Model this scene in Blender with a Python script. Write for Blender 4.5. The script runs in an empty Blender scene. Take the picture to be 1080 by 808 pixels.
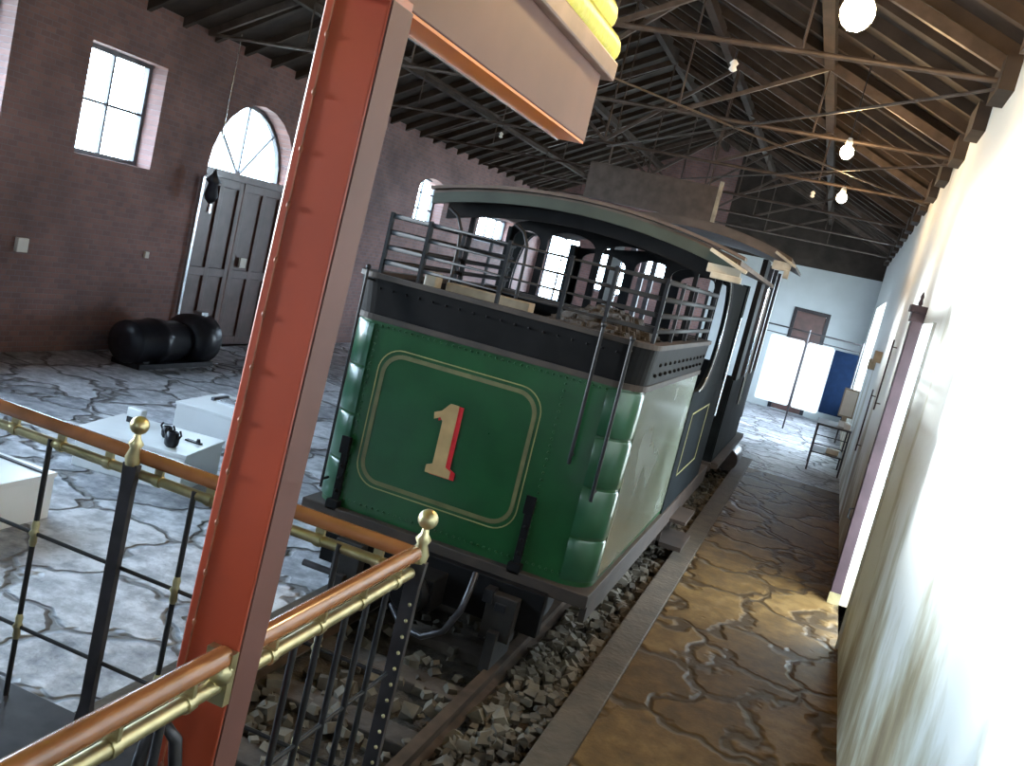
import bpy, math, random
from mathutils import Vector, Matrix
random.seed(7)
S = bpy.context.scene
COL = S.collection
PI = math.pi
V3 = Vector

# ------------------------------------------------------------------ materials
def new_mat(name):
    m = bpy.data.materials.new(name); m.use_nodes = True
    nt = m.node_tree; nt.nodes.clear()
    out = nt.nodes.new('ShaderNodeOutputMaterial')
    b = nt.nodes.new('ShaderNodeBsdfPrincipled')
    nt.links.new(b.outputs[0], out.inputs[0])
    return m, nt, b, out

def plain(name, c, rough=.5, metal=0., var=.18, scale=9., bump=.0, c2=None, coat=0., spec=.5, rvar=.0):
    """procedural colour: two tones mixed by noise, optional bump"""
    m, nt, b, out = new_mat(name)
    tc = nt.nodes.new('ShaderNodeTexCoord')
    n = nt.nodes.new('ShaderNodeTexNoise'); n.inputs['Scale'].default_value = scale
    n.inputs['Detail'].default_value = 6
    nt.links.new(tc.outputs['Object'], n.inputs['Vector'])
    r = nt.nodes.new('ShaderNodeValToRGB')
    a = [max(0, x*(1-var)) for x in c]
    z = c2 if c2 else [min(1, x*(1+var)) for x in c]
    r.color_ramp.elements[0].position = .35; r.color_ramp.elements[1].position = .68
    r.color_ramp.elements[0].color = (*a, 1); r.color_ramp.elements[1].color = (*z, 1)
    nt.links.new(n.outputs['Fac'], r.inputs['Fac'])
    nt.links.new(r.outputs['Color'], b.inputs['Base Color'])
    b.inputs['Roughness'].default_value = rough
    b.inputs['Metallic'].default_value = metal
    b.inputs['Specular IOR Level'].default_value = spec
    b.inputs['Coat Weight'].default_value = coat
    b.inputs['Coat Roughness'].default_value = .12
    if rvar:
        mr = nt.nodes.new('ShaderNodeMapRange')
        mr.inputs['To Min'].default_value = max(.02, rough-rvar); mr.inputs['To Max'].default_value = min(1, rough+rvar)
        nt.links.new(n.outputs['Fac'], mr.inputs['Value']); nt.links.new(mr.outputs[0], b.inputs['Roughness'])
    if bump:
        n2 = nt.nodes.new('ShaderNodeTexNoise'); n2.inputs['Scale'].default_value = scale*4
        n2.inputs['Detail'].default_value = 4
        nt.links.new(tc.outputs['Object'], n2.inputs['Vector'])
        bp = nt.nodes.new('ShaderNodeBump'); bp.inputs['Strength'].default_value = bump
        bp.inputs['Distance'].default_value = .02
        nt.links.new(n2.outputs['Fac'], bp.inputs['Height']); nt.links.new(bp.outputs[0], b.inputs['Normal'])
    return m

def emit(name, c, s):
    m, nt, b, out = new_mat(name)
    nt.nodes.remove(b)
    e = nt.nodes.new('ShaderNodeEmission'); e.inputs[0].default_value = (*c, 1); e.inputs[1].default_value = s
    nt.links.new(e.outputs[0], out.inputs[0])
    return m

def glass(name):
    m, nt, b, out = new_mat(name)
    nt.nodes.remove(b)
    t = nt.nodes.new('ShaderNodeBsdfTransparent'); t.inputs[0].default_value = (.93, .97, 1, 1)
    g = nt.nodes.new('ShaderNodeBsdfGlossy'); g.inputs['Roughness'].default_value = .08
    n = nt.nodes.new('ShaderNodeTexNoise'); n.inputs['Scale'].default_value = 3
    mr = nt.nodes.new('ShaderNodeMapRange'); mr.inputs['To Min'].default_value = .03; mr.inputs['To Max'].default_value = .10
    mx = nt.nodes.new('ShaderNodeMixShader')
    nt.links.new(n.outputs['Fac'], mr.inputs['Value']); nt.links.new(mr.outputs[0], mx.inputs[0])
    nt.links.new(t.outputs[0], mx.inputs[1]); nt.links.new(g.outputs[0], mx.inputs[2])
    nt.links.new(mx.outputs[0], out.inputs[0])
    return m

def stone(name, dark, mid, light, crack, scale, rough, bump=.5, stretch=(1, 1, 1), distort=.35, crackw=.06, spec=.5):
    """irregular flagstones: cracks from a warped Voronoi, tone per slab"""
    m, nt, b, out = new_mat(name)
    L = nt.links.new
    tc = nt.nodes.new('ShaderNodeTexCoord')
    mp = nt.nodes.new('ShaderNodeMapping'); mp.inputs['Scale'].default_value = stretch
    L(tc.outputs['Object'], mp.inputs['Vector'])
    nz = nt.nodes.new('ShaderNodeTexNoise'); nz.inputs['Scale'].default_value = 2.2; nz.inputs['Detail'].default_value = 3
    L(mp.outputs[0], nz.inputs['Vector'])
    sub = nt.nodes.new('ShaderNodeVectorMath'); sub.operation = 'SUBTRACT'; sub.inputs[1].default_value = (.5, .5, .5)
    L(nz.outputs['Color'], sub.inputs[0])
    scl = nt.nodes.new('ShaderNodeVectorMath'); scl.operation = 'SCALE'; scl.inputs['Scale'].default_value = distort
    L(sub.outputs[0], scl.inputs[0])
    add = nt.nodes.new('ShaderNodeVectorMath'); add.operation = 'ADD'
    L(mp.outputs[0], add.inputs[0]); L(scl.outputs[0], add.inputs[1])
    ve = nt.nodes.new('ShaderNodeTexVoronoi'); ve.feature = 'DISTANCE_TO_EDGE'; ve.inputs['Scale'].default_value = scale
    vc = nt.nodes.new('ShaderNodeTexVoronoi'); vc.inputs['Scale'].default_value = scale
    L(add.outputs[0], ve.inputs['Vector']); L(add.outputs[0], vc.inputs['Vector'])
    n2 = nt.nodes.new('ShaderNodeTexNoise'); n2.inputs['Scale'].default_value = 7; n2.inputs['Detail'].default_value = 8
    n2.inputs['Roughness'].default_value = .65
    L(mp.outputs[0], n2.inputs['Vector'])
    r = nt.nodes.new('ShaderNodeValToRGB')
    r.color_ramp.elements[0].position = .32; r.color_ramp.elements[0].color = (*dark, 1)
    r.color_ramp.elements[1].position = .66; r.color_ramp.elements[1].color = (*light, 1)
    e = r.color_ramp.elements.new(.5); e.color = (*mid, 1)
    sep = nt.nodes.new('ShaderNodeSeparateColor'); L(vc.outputs['Color'], sep.inputs[0])
    ad = nt.nodes.new('ShaderNodeMath'); ad.operation = 'MULTIPLY_ADD'; ad.inputs[1].default_value = .22; ad.inputs[2].default_value = -.11
    L(sep.outputs[0], ad.inputs[0])
    ad2 = nt.nodes.new('ShaderNodeMath'); ad2.operation = 'ADD'; L(ad.outputs[0], ad2.inputs[0]); L(n2.outputs['Fac'], ad2.inputs[1])
    L(ad2.outputs[0], r.inputs['Fac'])
    cr = nt.nodes.new('ShaderNodeMapRange'); cr.interpolation_type = 'SMOOTHSTEP'
    cr.inputs['From Min'].default_value = crackw*.15; cr.inputs['From Max'].default_value = crackw
    L(ve.outputs['Distance'], cr.inputs['Value'])
    mx = nt.nodes.new('ShaderNodeMix'); mx.data_type = 'RGBA'
    mx.inputs[6].default_value = (*crack, 1)
    L(cr.outputs[0], mx.inputs[0]); L(r.outputs[0], mx.inputs[7]); L(mx.outputs[2], b.inputs['Base Color'])
    b.inputs['Roughness'].default_value = rough; b.inputs['Specular IOR Level'].default_value = spec
    h = nt.nodes.new('ShaderNodeMath'); h.operation = 'MULTIPLY_ADD'; h.inputs[1].default_value = .35
    L(n2.outputs['Fac'], h.inputs[0]); L(cr.outputs[0], h.inputs[2])
    bp = nt.nodes.new('ShaderNodeBump'); bp.inputs['Strength'].default_value = bump; bp.inputs['Distance'].default_value = .05
    L(h.outputs[0], bp.inputs['Height']); L(bp.outputs[0], b.inputs['Normal'])
    return m

def brick(name, c1, c2, mortar, rotax):
    m, nt, b, out = new_mat(name); L = nt.links.new
    tc = nt.nodes.new('ShaderNodeTexCoord')
    sx = nt.nodes.new('ShaderNodeSeparateXYZ'); cx = nt.nodes.new('ShaderNodeCombineXYZ')
    L(tc.outputs['Object'], sx.inputs[0])
    L(sx.outputs[1 if rotax == 'y' else 0], cx.inputs[0]); L(sx.outputs[2], cx.inputs[1])
    bt = nt.nodes.new('ShaderNodeTexBrick'); bt.inputs['Scale'].default_value = 4.2
    bt.inputs['Color1'].default_value = (*c1, 1); bt.inputs['Color2'].default_value = (*c2, 1); bt.inputs['Mortar'].default_value = (*mortar, 1)
    bt.inputs['Mortar Size'].default_value = .022; bt.inputs['Mortar Smooth'].default_value = .4
    L(cx.outputs[0], bt.inputs['Vector'])
    n = nt.nodes.new('ShaderNodeTexNoise'); n.inputs['Scale'].default_value = 1.2; n.inputs['Detail'].default_value = 8
    L(tc.outputs['Object'], n.inputs['Vector'])
    mr = nt.nodes.new('ShaderNodeMapRange'); mr.inputs['From Min'].default_value = .3; mr.inputs['From Max'].default_value = .7
    mr.inputs['To Min'].default_value = .65; mr.inputs['To Max'].default_value = 1.3
    L(n.outputs['Fac'], mr.inputs['Value'])
    vm = nt.nodes.new('ShaderNodeVectorMath'); vm.operation = 'SCALE'
    L(bt.outputs['Color'], vm.inputs[0]); L(mr.outputs[0], vm.inputs['Scale']); L(vm.outputs[0], b.inputs['Base Color'])
    b.inputs['Roughness'].default_value = .75
    bp = nt.nodes.new('ShaderNodeBump'); bp.inputs['Strength'].default_value = .5; bp.inputs['Distance'].default_value = .01
    L(bt.outputs['Fac'], bp.inputs['Height']); bp.invert = True; L(bp.outputs[0], b.inputs['Normal'])
    return m

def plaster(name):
    """white lime plaster with brown dirt stains; the darker foot also has shade painted in"""
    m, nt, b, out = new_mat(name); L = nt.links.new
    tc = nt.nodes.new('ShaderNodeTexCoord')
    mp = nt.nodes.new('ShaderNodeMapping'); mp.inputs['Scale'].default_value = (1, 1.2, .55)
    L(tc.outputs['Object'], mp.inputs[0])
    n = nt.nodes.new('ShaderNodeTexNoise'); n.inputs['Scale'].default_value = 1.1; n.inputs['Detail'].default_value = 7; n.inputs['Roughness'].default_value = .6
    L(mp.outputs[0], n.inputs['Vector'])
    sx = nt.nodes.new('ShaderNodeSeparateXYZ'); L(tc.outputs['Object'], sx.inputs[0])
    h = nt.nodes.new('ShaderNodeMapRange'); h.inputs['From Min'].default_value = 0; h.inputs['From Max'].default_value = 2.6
    h.inputs['To Min'].default_value = .16; h.inputs['To Max'].default_value = -.16  # darkens downward: stains together with painted shade
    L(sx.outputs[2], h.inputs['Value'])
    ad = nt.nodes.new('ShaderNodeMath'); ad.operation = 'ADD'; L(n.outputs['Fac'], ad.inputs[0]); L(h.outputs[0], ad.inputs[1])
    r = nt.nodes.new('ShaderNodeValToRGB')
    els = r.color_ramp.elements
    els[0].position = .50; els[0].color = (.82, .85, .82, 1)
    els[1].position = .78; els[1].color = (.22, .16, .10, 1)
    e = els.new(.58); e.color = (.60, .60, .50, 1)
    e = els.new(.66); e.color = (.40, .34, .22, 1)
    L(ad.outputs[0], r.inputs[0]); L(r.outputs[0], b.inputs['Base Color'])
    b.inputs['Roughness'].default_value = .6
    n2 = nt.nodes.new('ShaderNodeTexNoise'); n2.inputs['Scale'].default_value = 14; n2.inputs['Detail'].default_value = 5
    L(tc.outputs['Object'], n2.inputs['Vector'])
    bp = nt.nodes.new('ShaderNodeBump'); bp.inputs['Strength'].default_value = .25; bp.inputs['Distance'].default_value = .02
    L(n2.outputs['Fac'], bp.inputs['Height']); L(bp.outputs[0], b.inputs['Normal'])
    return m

M = {}
M['brick_y'] = brick('brick_side', (.25, .135, .120), (.18, .105, .100), (.20, .16, .165), 'y')
M['brick_x'] = brick('brick_end', (.25, .135, .120), (.18, .105, .100), (.20, .16, .165), 'x')
M['plaster'] = plaster('stained_shaded_plaster')
M['white_wall'] = plain('white_plaster', (.46, .50, .52), .7, var=.05, scale=2, bump=.1)
M['slab'] = stone('pale_flagstone', (.17, .18, .21), (.38, .39, .43), (.66, .67, .72), (.15, .145, .15), 1.35, .45, 1.0, distort=.6, crackw=.045)
M['path'] = stone('brown_flagstone', (.048, .026, .008), (.088, .048, .014), (.135, .080, .028), (.034, .019, .007), 1.7, .5, .4, stretch=(1, .8, 1), distort=.8, crackw=.10, spec=.18)
M['kerb'] = plain('kerb_concrete', (.060, .044, .029), .75, var=.3, scale=6, bump=.4)
M['ballast'] = plain('ballast_stone', (.075, .058, .040), .85, var=.5, scale=3, c2=(.15, .125, .092), bump=.4)
M['bed'] = plain('ballast_bed', (.045, .033, .022), .95, var=.4, scale=14, bump=.8)
M['sleeper'] = plain('old_sleeper', (.055, .040, .030), .85, var=.35, scale=5, bump=.5)
M['rail'] = plain('rusty_rail', (.07, .045, .03), .6, .4, var=.4, scale=8)
M['roofwood'] = plain('dark_roof_boards', (.030, .021, .016), .85, var=.4, scale=3, bump=.3)
M['rafter'] = plain('dark_rafters', (.045, .031, .023), .8, var=.3, scale=4)
M['iron'] = plain('brown_truss_iron', (.10, .075, .062), .5, .3, var=.25, scale=7)
M['red'] = plain('brick_red_paint', (.40, .058, .022), .36, var=.10, scale=3, coat=.5)
M['redseam'] = plain('weld_rust', (.30, .09, .04), .5, var=.4, scale=20)
M['fascia'] = plain('dull_red_fascia', (.15, .058, .045), .55, var=.10, scale=4, coat=.0)  # beam's dull red, also carrying wall reflection on the post side
M['orange'] = plain('soffit_reflected_orange', (.85, .22, .03), .35, var=.12, scale=3)  # the orange stands in for light reflected on the underside
M['yellow'] = plain('yellow_roof_paint', (.80, .72, .05), .45, var=.12, scale=12, bump=.2)
M['lip'] = plain('brown_roof_lip', (.26, .15, .11), .5, var=.2)
M['brass'] = plain('worn_brass', (.56, .48, .27), .34, .85, var=.25, scale=10)
M['wood'] = plain('polished_handrail_wood', (.32, .12, .045), .26, var=.25, scale=6, coat=.7)
M['blackiron'] = plain('black_wrought_iron', (.022, .020, .022), .42, .3, var=.3)
M['darkiron'] = plain('grey_iron_post', (.06, .055, .06), .35, .5, var=.3)
M['green'] = plain('loco_green', (.008, .060, .017), .30, var=.16, scale=5, coat=.35, rvar=.06)
M['green2'] = plain('loco_green_lit', (.018, .080, .040), .28, var=.14, scale=4, coat=.4)  # tank green lightened for light caught on the corners
M['greyside'] = plain('wall_lit_side_green', (.13, .145, .09), .26, var=.2, scale=2, c2=(.20, .22, .18), coat=.35, rvar=.12)  # green turned grey and pale to carry the white wall's reflection
M['black'] = plain('loco_black', (.006, .0055, .006), .6, var=.35, scale=7, spec=.12)
M['frame'] = plain('dirty_frame_brown', (.032, .020, .014), .65, var=.4, scale=6)
M['wheel'] = plain('wheel_black', (.02, .017, .016), .6, .3, var=.4)
M['cab'] = plain('cab_dark_blue_green', (.007, .009, .010), .8, var=.3, scale=4, spec=.08)
M['roofgreen'] = plain('cab_roof_edge', (.030, .040, .030), .6, var=.2, scale=5)
M['roofbrown'] = plain('cab_roof_brown', (.085, .060, .047), .6, var=.25, scale=5)
M['guard'] = plain('guard_bar_grey', (.014, .014, .017), .5, .1, var=.2, spec=.3)
M['gold'] = plain('gold_lining', (.26, .23, .09), .4, var=.15)
M['ochre'] = plain('brown_lining', (.12, .11, .045), .45, var=.2)
M['num'] = plain('numeral_gold', (.45, .29, .13), .4, var=.12)
M['numred'] = plain('numeral_red', (.62, .02, .03), .4, var=.1)
M['coal'] = plain('coal', (.04, .033, .028), .6, var=.5, scale=12, bump=.5)
M['plank'] = plain('pale_plank', (.34, .28, .20), .6, var=.2)
M['pale'] = plain('pale_bracket', (.38, .34, .27), .45, var=.25, scale=9)
M['case'] = plain('white_showcase_paint', (.84, .86, .88), .28, var=.04, scale=3, coat=.3)
M['dark'] = plain('dark_metal', (.018, .018, .024), .35, .3, var=.3)
M['steel'] = plain('bright_steel', (.5, .52, .55), .25, .9, var=.1)
M['doorwood'] = plain('dark_door_wood', (.085, .040, .036), .4, var=.25, scale=5, coat=.2)
M['jamb'] = plain('purple_brown_jamb', (.045, .026, .030), .5, var=.25, scale=5, spec=.25)
M['winframe'] = plain('window_frame_grey', (.10, .11, .13), .5, var=.2)
M['glass'] = glass('window_glass')
M['screen'] = plain('white_board', (.86, .90, .93), .5, var=.02)
M['navy'] = plain('navy_board', (.003, .008, .022), .9, var=.2, spec=.05)
M['switch'] = plain('cream_plastic', (.70, .68, .62), .4, var=.04)
M['skylight'] = plain('pale_sheet', (.80, .78, .74), .6, var=.15)
M['porcelain'] = plain('white_porcelain', (.78, .78, .76), .2, var=.04)
M['bulb'] = emit('glowing_bulb', (1.0, .66, .32), 420)
M['outside'] = plain('outside_ground', (.45, .42, .36), .9, var=.2, scale=2)

# ------------------------------------------------------------------ mesh builder
class MB:
    def __init__(s): s.v = []; s.f = []; s.sm = []
    def add(s, vs, fs, smooth=False):
        o = len(s.v); s.v += [tuple(p) for p in vs]
        for f in fs: s.f.append([o+i for i in f]); s.sm.append(smooth)
        return s
    def box(s, x0, x1, y0, y1, z0, z1):
        vs = [(x, y, z) for x in (x0, x1) for y in (y0, y1) for z in (z0, z1)]
        return s.add(vs, [(0, 1, 3, 2), (4, 6, 7, 5), (0, 4, 5, 1), (2, 3, 7, 6), (0, 2, 6, 4), (1, 5, 7, 3)])
    def bar(s, p0, p1, w, h, up=(0, 0, 1)):
        p0 = V3(p0); p1 = V3(p1); d = (p1-p0).normalized(); u = V3(up)
        a = d.cross(u)
        if a.length < 1e-4: a = d.cross(V3((1, 0, 0)))
        a.normalize(); b = a.cross(d).normalized()
        vs = [p + a*i*w/2 + b*j*h/2 for p in (p0, p1) for i in (-1, 1) for j in (-1, 1)]
        return s.add(vs, [(0, 1, 3, 2), (4, 6, 7, 5), (0, 4, 5, 1), (2, 3, 7, 6), (0, 2, 6, 4), (1, 5, 7, 3)])
    def tube(s, pts, r, n=10, caps=True):
        pts = [V3(p) for p in pts]; rs = r if isinstance(r, (list, tuple)) else [r]*len(pts)
        vs = []; ref = None
        for i, p in enumerate(pts):
            d = (pts[min(i+1, len(pts)-1)] - pts[max(i-1, 0)]).normalized()
            if ref is None:
                ref = d.cross(V3((0, 0, 1)));
                if ref.length < 1e-3: ref = V3((1, 0, 0))
            a = (ref - d*ref.dot(d)).normalized(); ref = a; b = d.cross(a)
            for k in range(n):
                t = 2*PI*k/n; vs.append(p + (a*math.cos(t)+b*math.sin(t))*rs[i])
        fs = [(i*n+k, i*n+(k+1) % n, (i+1)*n+(k+1) % n, (i+1)*n+k) for i in range(len(pts)-1) for k in range(n)]
        s.add(vs, fs, True)
        if caps:
            s.add(vs[:n], [tuple(range(n))[::-1]]); s.add(vs[-n:], [tuple(range(n))])
        return s
    def lathe(s, prof, c, n=16, axis='z'):
        """prof: list of (radius, height)"""
        vs = []
        for r, h in prof:
            for k in range(n):
                t = 2*PI*k/n; x, y = r*math.cos(t), r*math.sin(t)
                q = (x, y, h) if axis == 'z' else ((h, x, y) if axis == 'x' else (y, h, x))
                vs.append((c[0]+q[0], c[1]+q[1], c[2]+q[2]))
        fs = [(i*n+k, i*n+(k+1) % n, (i+1)*n+(k+1) % n, (i+1)*n+k) for i in range(len(prof)-1) for k in range(n)]
        s.add(vs, fs, True)
        s.add(vs[:n], [tuple(range(n))[::-1]]); s.add(vs[-n:], [tuple(range(n))])
        return s
    def ball(s, c, r, n=12, sq=1.):
        prof = [(max(.0004, r*math.sin(PI*i/8)), -r*sq*math.cos(PI*i/8)) for i in range(9)]
        return s.lathe(prof, c, n)
    def prism(s, poly, plane, a, b):
        """poly of 2D points; plane 'xz' extrudes in y, 'yz' in x, 'xy' in z, from a to b"""
        def P(p, w): return (p[0], w, p[1]) if plane == 'xz' else ((w, p[0], p[1]) if plane == 'yz' else (p[0], p[1], w))
        n = len(poly); vs = [P(p, a) for p in poly]+[P(p, b) for p in poly]
        fs = [tuple(range(n))[::-1], tuple(range(n, 2*n))] + [(i, (i+1) % n, n+(i+1) % n, n+i) for i in range(n)]
        return s.add(vs, fs)
    def build(s, name, m, parent=None, bevel=0., rot=None, loc=None):
        me = bpy.data.meshes.new(name); me.from_pydata(s.v, [], s.f)
        me.polygons.foreach_set('use_smooth', s.sm); me.materials.append(m if not isinstance(m, str) else M[m])
        import bmesh
        bm = bmesh.new(); bm.from_mesh(me); bmesh.ops.recalc_face_normals(bm, faces=bm.faces); bm.to_mesh(me); bm.free()
        o = bpy.data.objects.new(name, me); COL.objects.link(o)
        if bevel:
            bv = o.modifiers.new('b', 'BEVEL'); bv.width = bevel; bv.segments = 2; bv.limit_method = 'ANGLE'
        if parent is not None:
            o.parent = parent
            if parent.name in WORLD: o.matrix_parent_inverse = Matrix.Translation(-V3(WORLD[parent.name]))
        return o

WORLD = {}
def thing(name, label, cat, loc=(0, 0, 0), group=None, kind=None):
    o = bpy.data.objects.new(name, None); COL.objects.link(o); o.location = loc
    o.empty_display_size = .1
    WORLD[o.name] = loc
    if label: o['label'] = label; o['category'] = cat
    if group: o['group'] = group
    if kind: o['kind'] = kind
    return o
def tag(o, label, cat, group=None, kind=None):
    o['label'] = label; o['category'] = cat
    if group: o['group'] = group
    if kind: o['kind'] = kind
    return o
def struct(o, label=None, cat=None):
    o['kind'] = 'structure'
    if label: o['label'] = label; o['category'] = cat
    return o
def sheet(name, outer, holes, plane, at_, th, m, parent=None):
    """a flat slab with real openings (curve fill), plane 'yz' at x=at_ or 'xz' at y=at_"""
    cu = bpy.data.curves.new('c', 'CURVE'); cu.dimensions = '2D'; cu.fill_mode = 'BOTH'; cu.extrude = th/2
    for poly in [outer]+holes:
        sp = cu.splines.new('POLY'); sp.points.add(len(poly)-1)
        for p, q in zip(sp.points, poly): p.co = (q[0], q[1], 0, 1)
        sp.use_cyclic_u = True
    tmp = bpy.data.objects.new('tmp', cu); COL.objects.link(tmp)
    bpy.context.view_layer.update()
    me = bpy.data.meshes.new_from_object(tmp.evaluated_get(bpy.context.evaluated_depsgraph_get()))
    bpy.data.objects.remove(tmp)
    for v in me.vertices:
        a, b, c = v.co
        v.co = (at_+c, a, b) if plane == 'yz' else (a, at_+c, b)
    me.materials.clear(); me.materials.append(M[m]); me.name = name
    o = bpy.data.objects.new(name, me); COL.objects.link(o)
    if parent is not None:
        o.parent = parent
        if parent.name in WORLD: o.matrix_parent_inverse = Matrix.Translation(-V3(WORLD[parent.name]))
    return o
def rect(a0, a1, b0, b1): return [(a0, b0), (a1, b0), (a1, b1), (a0, b1)]
def arch(a0, a1, b0, b1, rise=None, n=12):
    """opening with an arched top: rise = height of the arch part"""
    c = (a0+a1)/2; r = (a1-a0)/2; rise = r if rise is None else rise
    return [(a0, b0), (a1, b0)] + [(c+r*math.cos(PI*i/n), b1-rise+rise*math.sin(PI*i/n)) for i in range(n+1)]
def rrect(a0, a1, b0, b1, r, n=8):
    pts = []
    for cx, cy, s in ((a1-r, b0+r, -PI/2), (a1-r, b1-r, 0), (a0+r, b1-r, PI/2), (a0+r, b0+r, PI)):
        pts += [(cx+r*math.cos(s+PI/2*i/n), cy+r*math.sin(s+PI/2*i/n)) for i in range(n+1)]
    return pts

# ------------------------------------------------------------------ the building
XL, XR, Y0, Y1 = -8.0, .68, -5.0, 25.0
RID = -3.66; ZE = 4.25; ZR = 6.3
# right wall turns a hair outward: base x .60 at the camera, .86 at the far end
def xr(y): return .61 + .0095*y

# floor slabs either side of the track trench
f = MB().box(XL-.2, -2.50, Y0, Y1, -.3, 0).box(-2.50, -.6, 15.5, Y1, -.3, 0).box(-.6, 1.2, 14.6, Y1, -.3, 0).build('floor', 'slab'); struct(f)
f = MB().box(-.60, 1.2, Y0, 14.6, -.3, 0.0).build('floor_walkway', 'path'); struct(f)
f = MB().box(-2.50, -.6, Y0, 15.5, -.35, -.20).build('floor_track_bed', 'bed'); struct(f)
f = MB().box(-.80, -.602, Y0, 15.5, -.2, .004).build('trim_1', 'kerb', bevel=.012); struct(f)
f = MB().box(-2.50, -2.42, Y0, 15.5, -.2, .004).build('trim_2', 'kerb', bevel=.012); struct(f)

# left wall (brick) with a square window, an arched doorway and more windows
WL = [rect(8.3, 9.5, 2.22, 3.42), arch(10.55, 12.55, 0, 3.42, 1.0), arch(16.9, 18.2, 2.38, 3.32, .25), rect(20.3, 22.7, 2.35, 2.98),
      rect(4.8, 7.3, 1.8, 3.85), rect(2.1, 4.6, 1.8, 3.85), rect(-.6, 1.9, 1.8, 3.85)]  # three unseen near windows, added to light the right wall
w = sheet('wall_left', rect(Y0, Y1, -.3, ZE+.1), WL, 'yz', XL-.17, .34, 'brick_y'); struct(w)
# far wall: brick to the left, white plaster to the right of the locomotive
w = sheet('wall_far', [(XL-.3, -.3), (-3.2, -.3), (-3.2, 6.1), (-3.66, 6.3), (XL-.3, 4.1)],
          [rect(-7.75, -6.85, 1.1, 3.02), rect(-6.35, -5.35, 1.8, 3.02), rect(-5.1, -4.3, 2.4, 3.05)], 'xz', Y1+.15, .3, 'brick_x'); struct(w)
w = sheet('wall_far_white', [(-3.2, -.3), (1.2, -.3), (1.2, 3.72), (-3.2, 3.60)], [rect(-.98, -.10, .02, 2.62)], 'xz', Y1+.15, .3, 'white_wall'); struct(w)
w = sheet('wall_far_gable', [(-3.2, 3.60), (1.2, 3.72), (1.2, 4.3), (-3.2, 6.2)], [], 'xz', Y1+.12, .3, 'roofwood'); struct(w)
# rear wall behind the viewer with one window added for light
w = sheet('wall_rear', [(XL-.3, -.3), (1.3, -.3), (1.3, 4.3), (RID, 6.3), (XL-.3, 4.3)], [rect(-2.2, -1.4, 1.9, 2.7)], 'xz', Y0-.15, .3, 'white_wall'); struct(w)
# right wall (stained plaster) with a doorway, plus a far opening added for light
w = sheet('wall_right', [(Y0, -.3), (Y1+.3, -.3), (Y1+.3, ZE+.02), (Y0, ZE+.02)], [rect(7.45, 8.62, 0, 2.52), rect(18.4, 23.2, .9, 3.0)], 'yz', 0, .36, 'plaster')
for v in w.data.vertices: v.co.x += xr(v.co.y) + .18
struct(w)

# windows and doors of the left and far wall
def window(n, plane, at_, a0, a1, b0, b1, na, nb, top=None):
    r = thing('window_%d' % n, None, None, kind='structure')
    fr = MB(); t = .05
    def bx(p0, p1, q0, q1, d=.03):
        if plane == 'yz': fr.box(at_-d, at_+d, p0, p1, q0, q1)
        else: fr.box(p0, p1, at_-d, at_+d, q0, q1)
    bx(a0, a0+t, b0, b1); bx(a1-t, a1, b0, b1); bx(a0+t, a1-t, b0, b0+t); bx(a0+t, a1-t, b1-t, b1)
    for i in range(1, na): x = a0+(a1-a0)*i/na; bx(x-.016, x+.016, b0+t, b1-t, .02)
    for i in range(1, nb): z = b0+(b1-b0)*i/nb; bx(a0+t, a1-t, z-.014, z+.014, .018)
    fr.build('window_frame', 'winframe', r)
    g = MB()
    if plane == 'yz': g.box(at_-.006, at_-.002, a0+.02, a1-.02, b0+.02, b1-.02)
    else: g.box(a0+.02, a1-.02, at_-.006, at_-.002, b0+.02, b1-.02)
    g.build('pane', 'glass', r)
    return r
window(1, 'yz', XL-.25, 8.3, 9.5, 2.22, 3.42, 2, 2)
window(2, 'yz', XL-.25, 16.9, 18.2, 2.38, 3.32, 2, 3)
window(3, 'yz', XL-.25, 20.3, 22.7, 2.35, 2.98, 4, 1)
window(4, 'xz', Y1+.2, -7.75, -6.85, 1.1, 3.02, 2, 3)
window(5, 'xz', Y1+.2, -6.35, -5.35, 1.8, 3.02, 2, 2)
window(6, 'xz', Y1+.2, -5.1, -4.3, 2.4, 3.05, 2, 1)
window(7, 'yz', XL-.25, 4.8, 7.3, 1.8, 3.85, 4, 2)  # out of view, added with the next two to brighten the right wall
window(8, 'yz', XL-.25, 2.1, 4.6, 1.8, 3.85, 4, 2)
window(10, 'yz', XL-.25, -.6, 1.9, 1.8, 3.85, 4, 2)
# fanlight above the double door
fl = thing('window_9', None, None, kind='structure')
q = MB(); cyy, cz, R_ = 11.55, 2.42, 1.0
for k in range(13):
    a = PI*k/12; b = PI*(k+1)/12
    if k < 12: q.bar((XL-.25, cyy+.97*math.cos(a), cz+.97*math.sin(a)), (XL-.25, cyy+.97*math.cos(b), cz+.97*math.sin(b)), .05, .06, (1, 0, 0))
for a in (PI*.25, PI*.5, PI*.75): q.bar((XL-.25, cyy, cz), (XL-.25, cyy+.95*math.cos(a), cz+.95*math.sin(a)), .03, .03, (1, 0, 0))
q.build('window_frame', 'winframe', fl)
MB().prism([(cyy+.96*math.cos(PI*i/16), cz+.96*math.sin(PI*i/16)) for i in range(17)], 'yz', XL-.256, XL-.252).build('pane', 'glass', fl)

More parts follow.
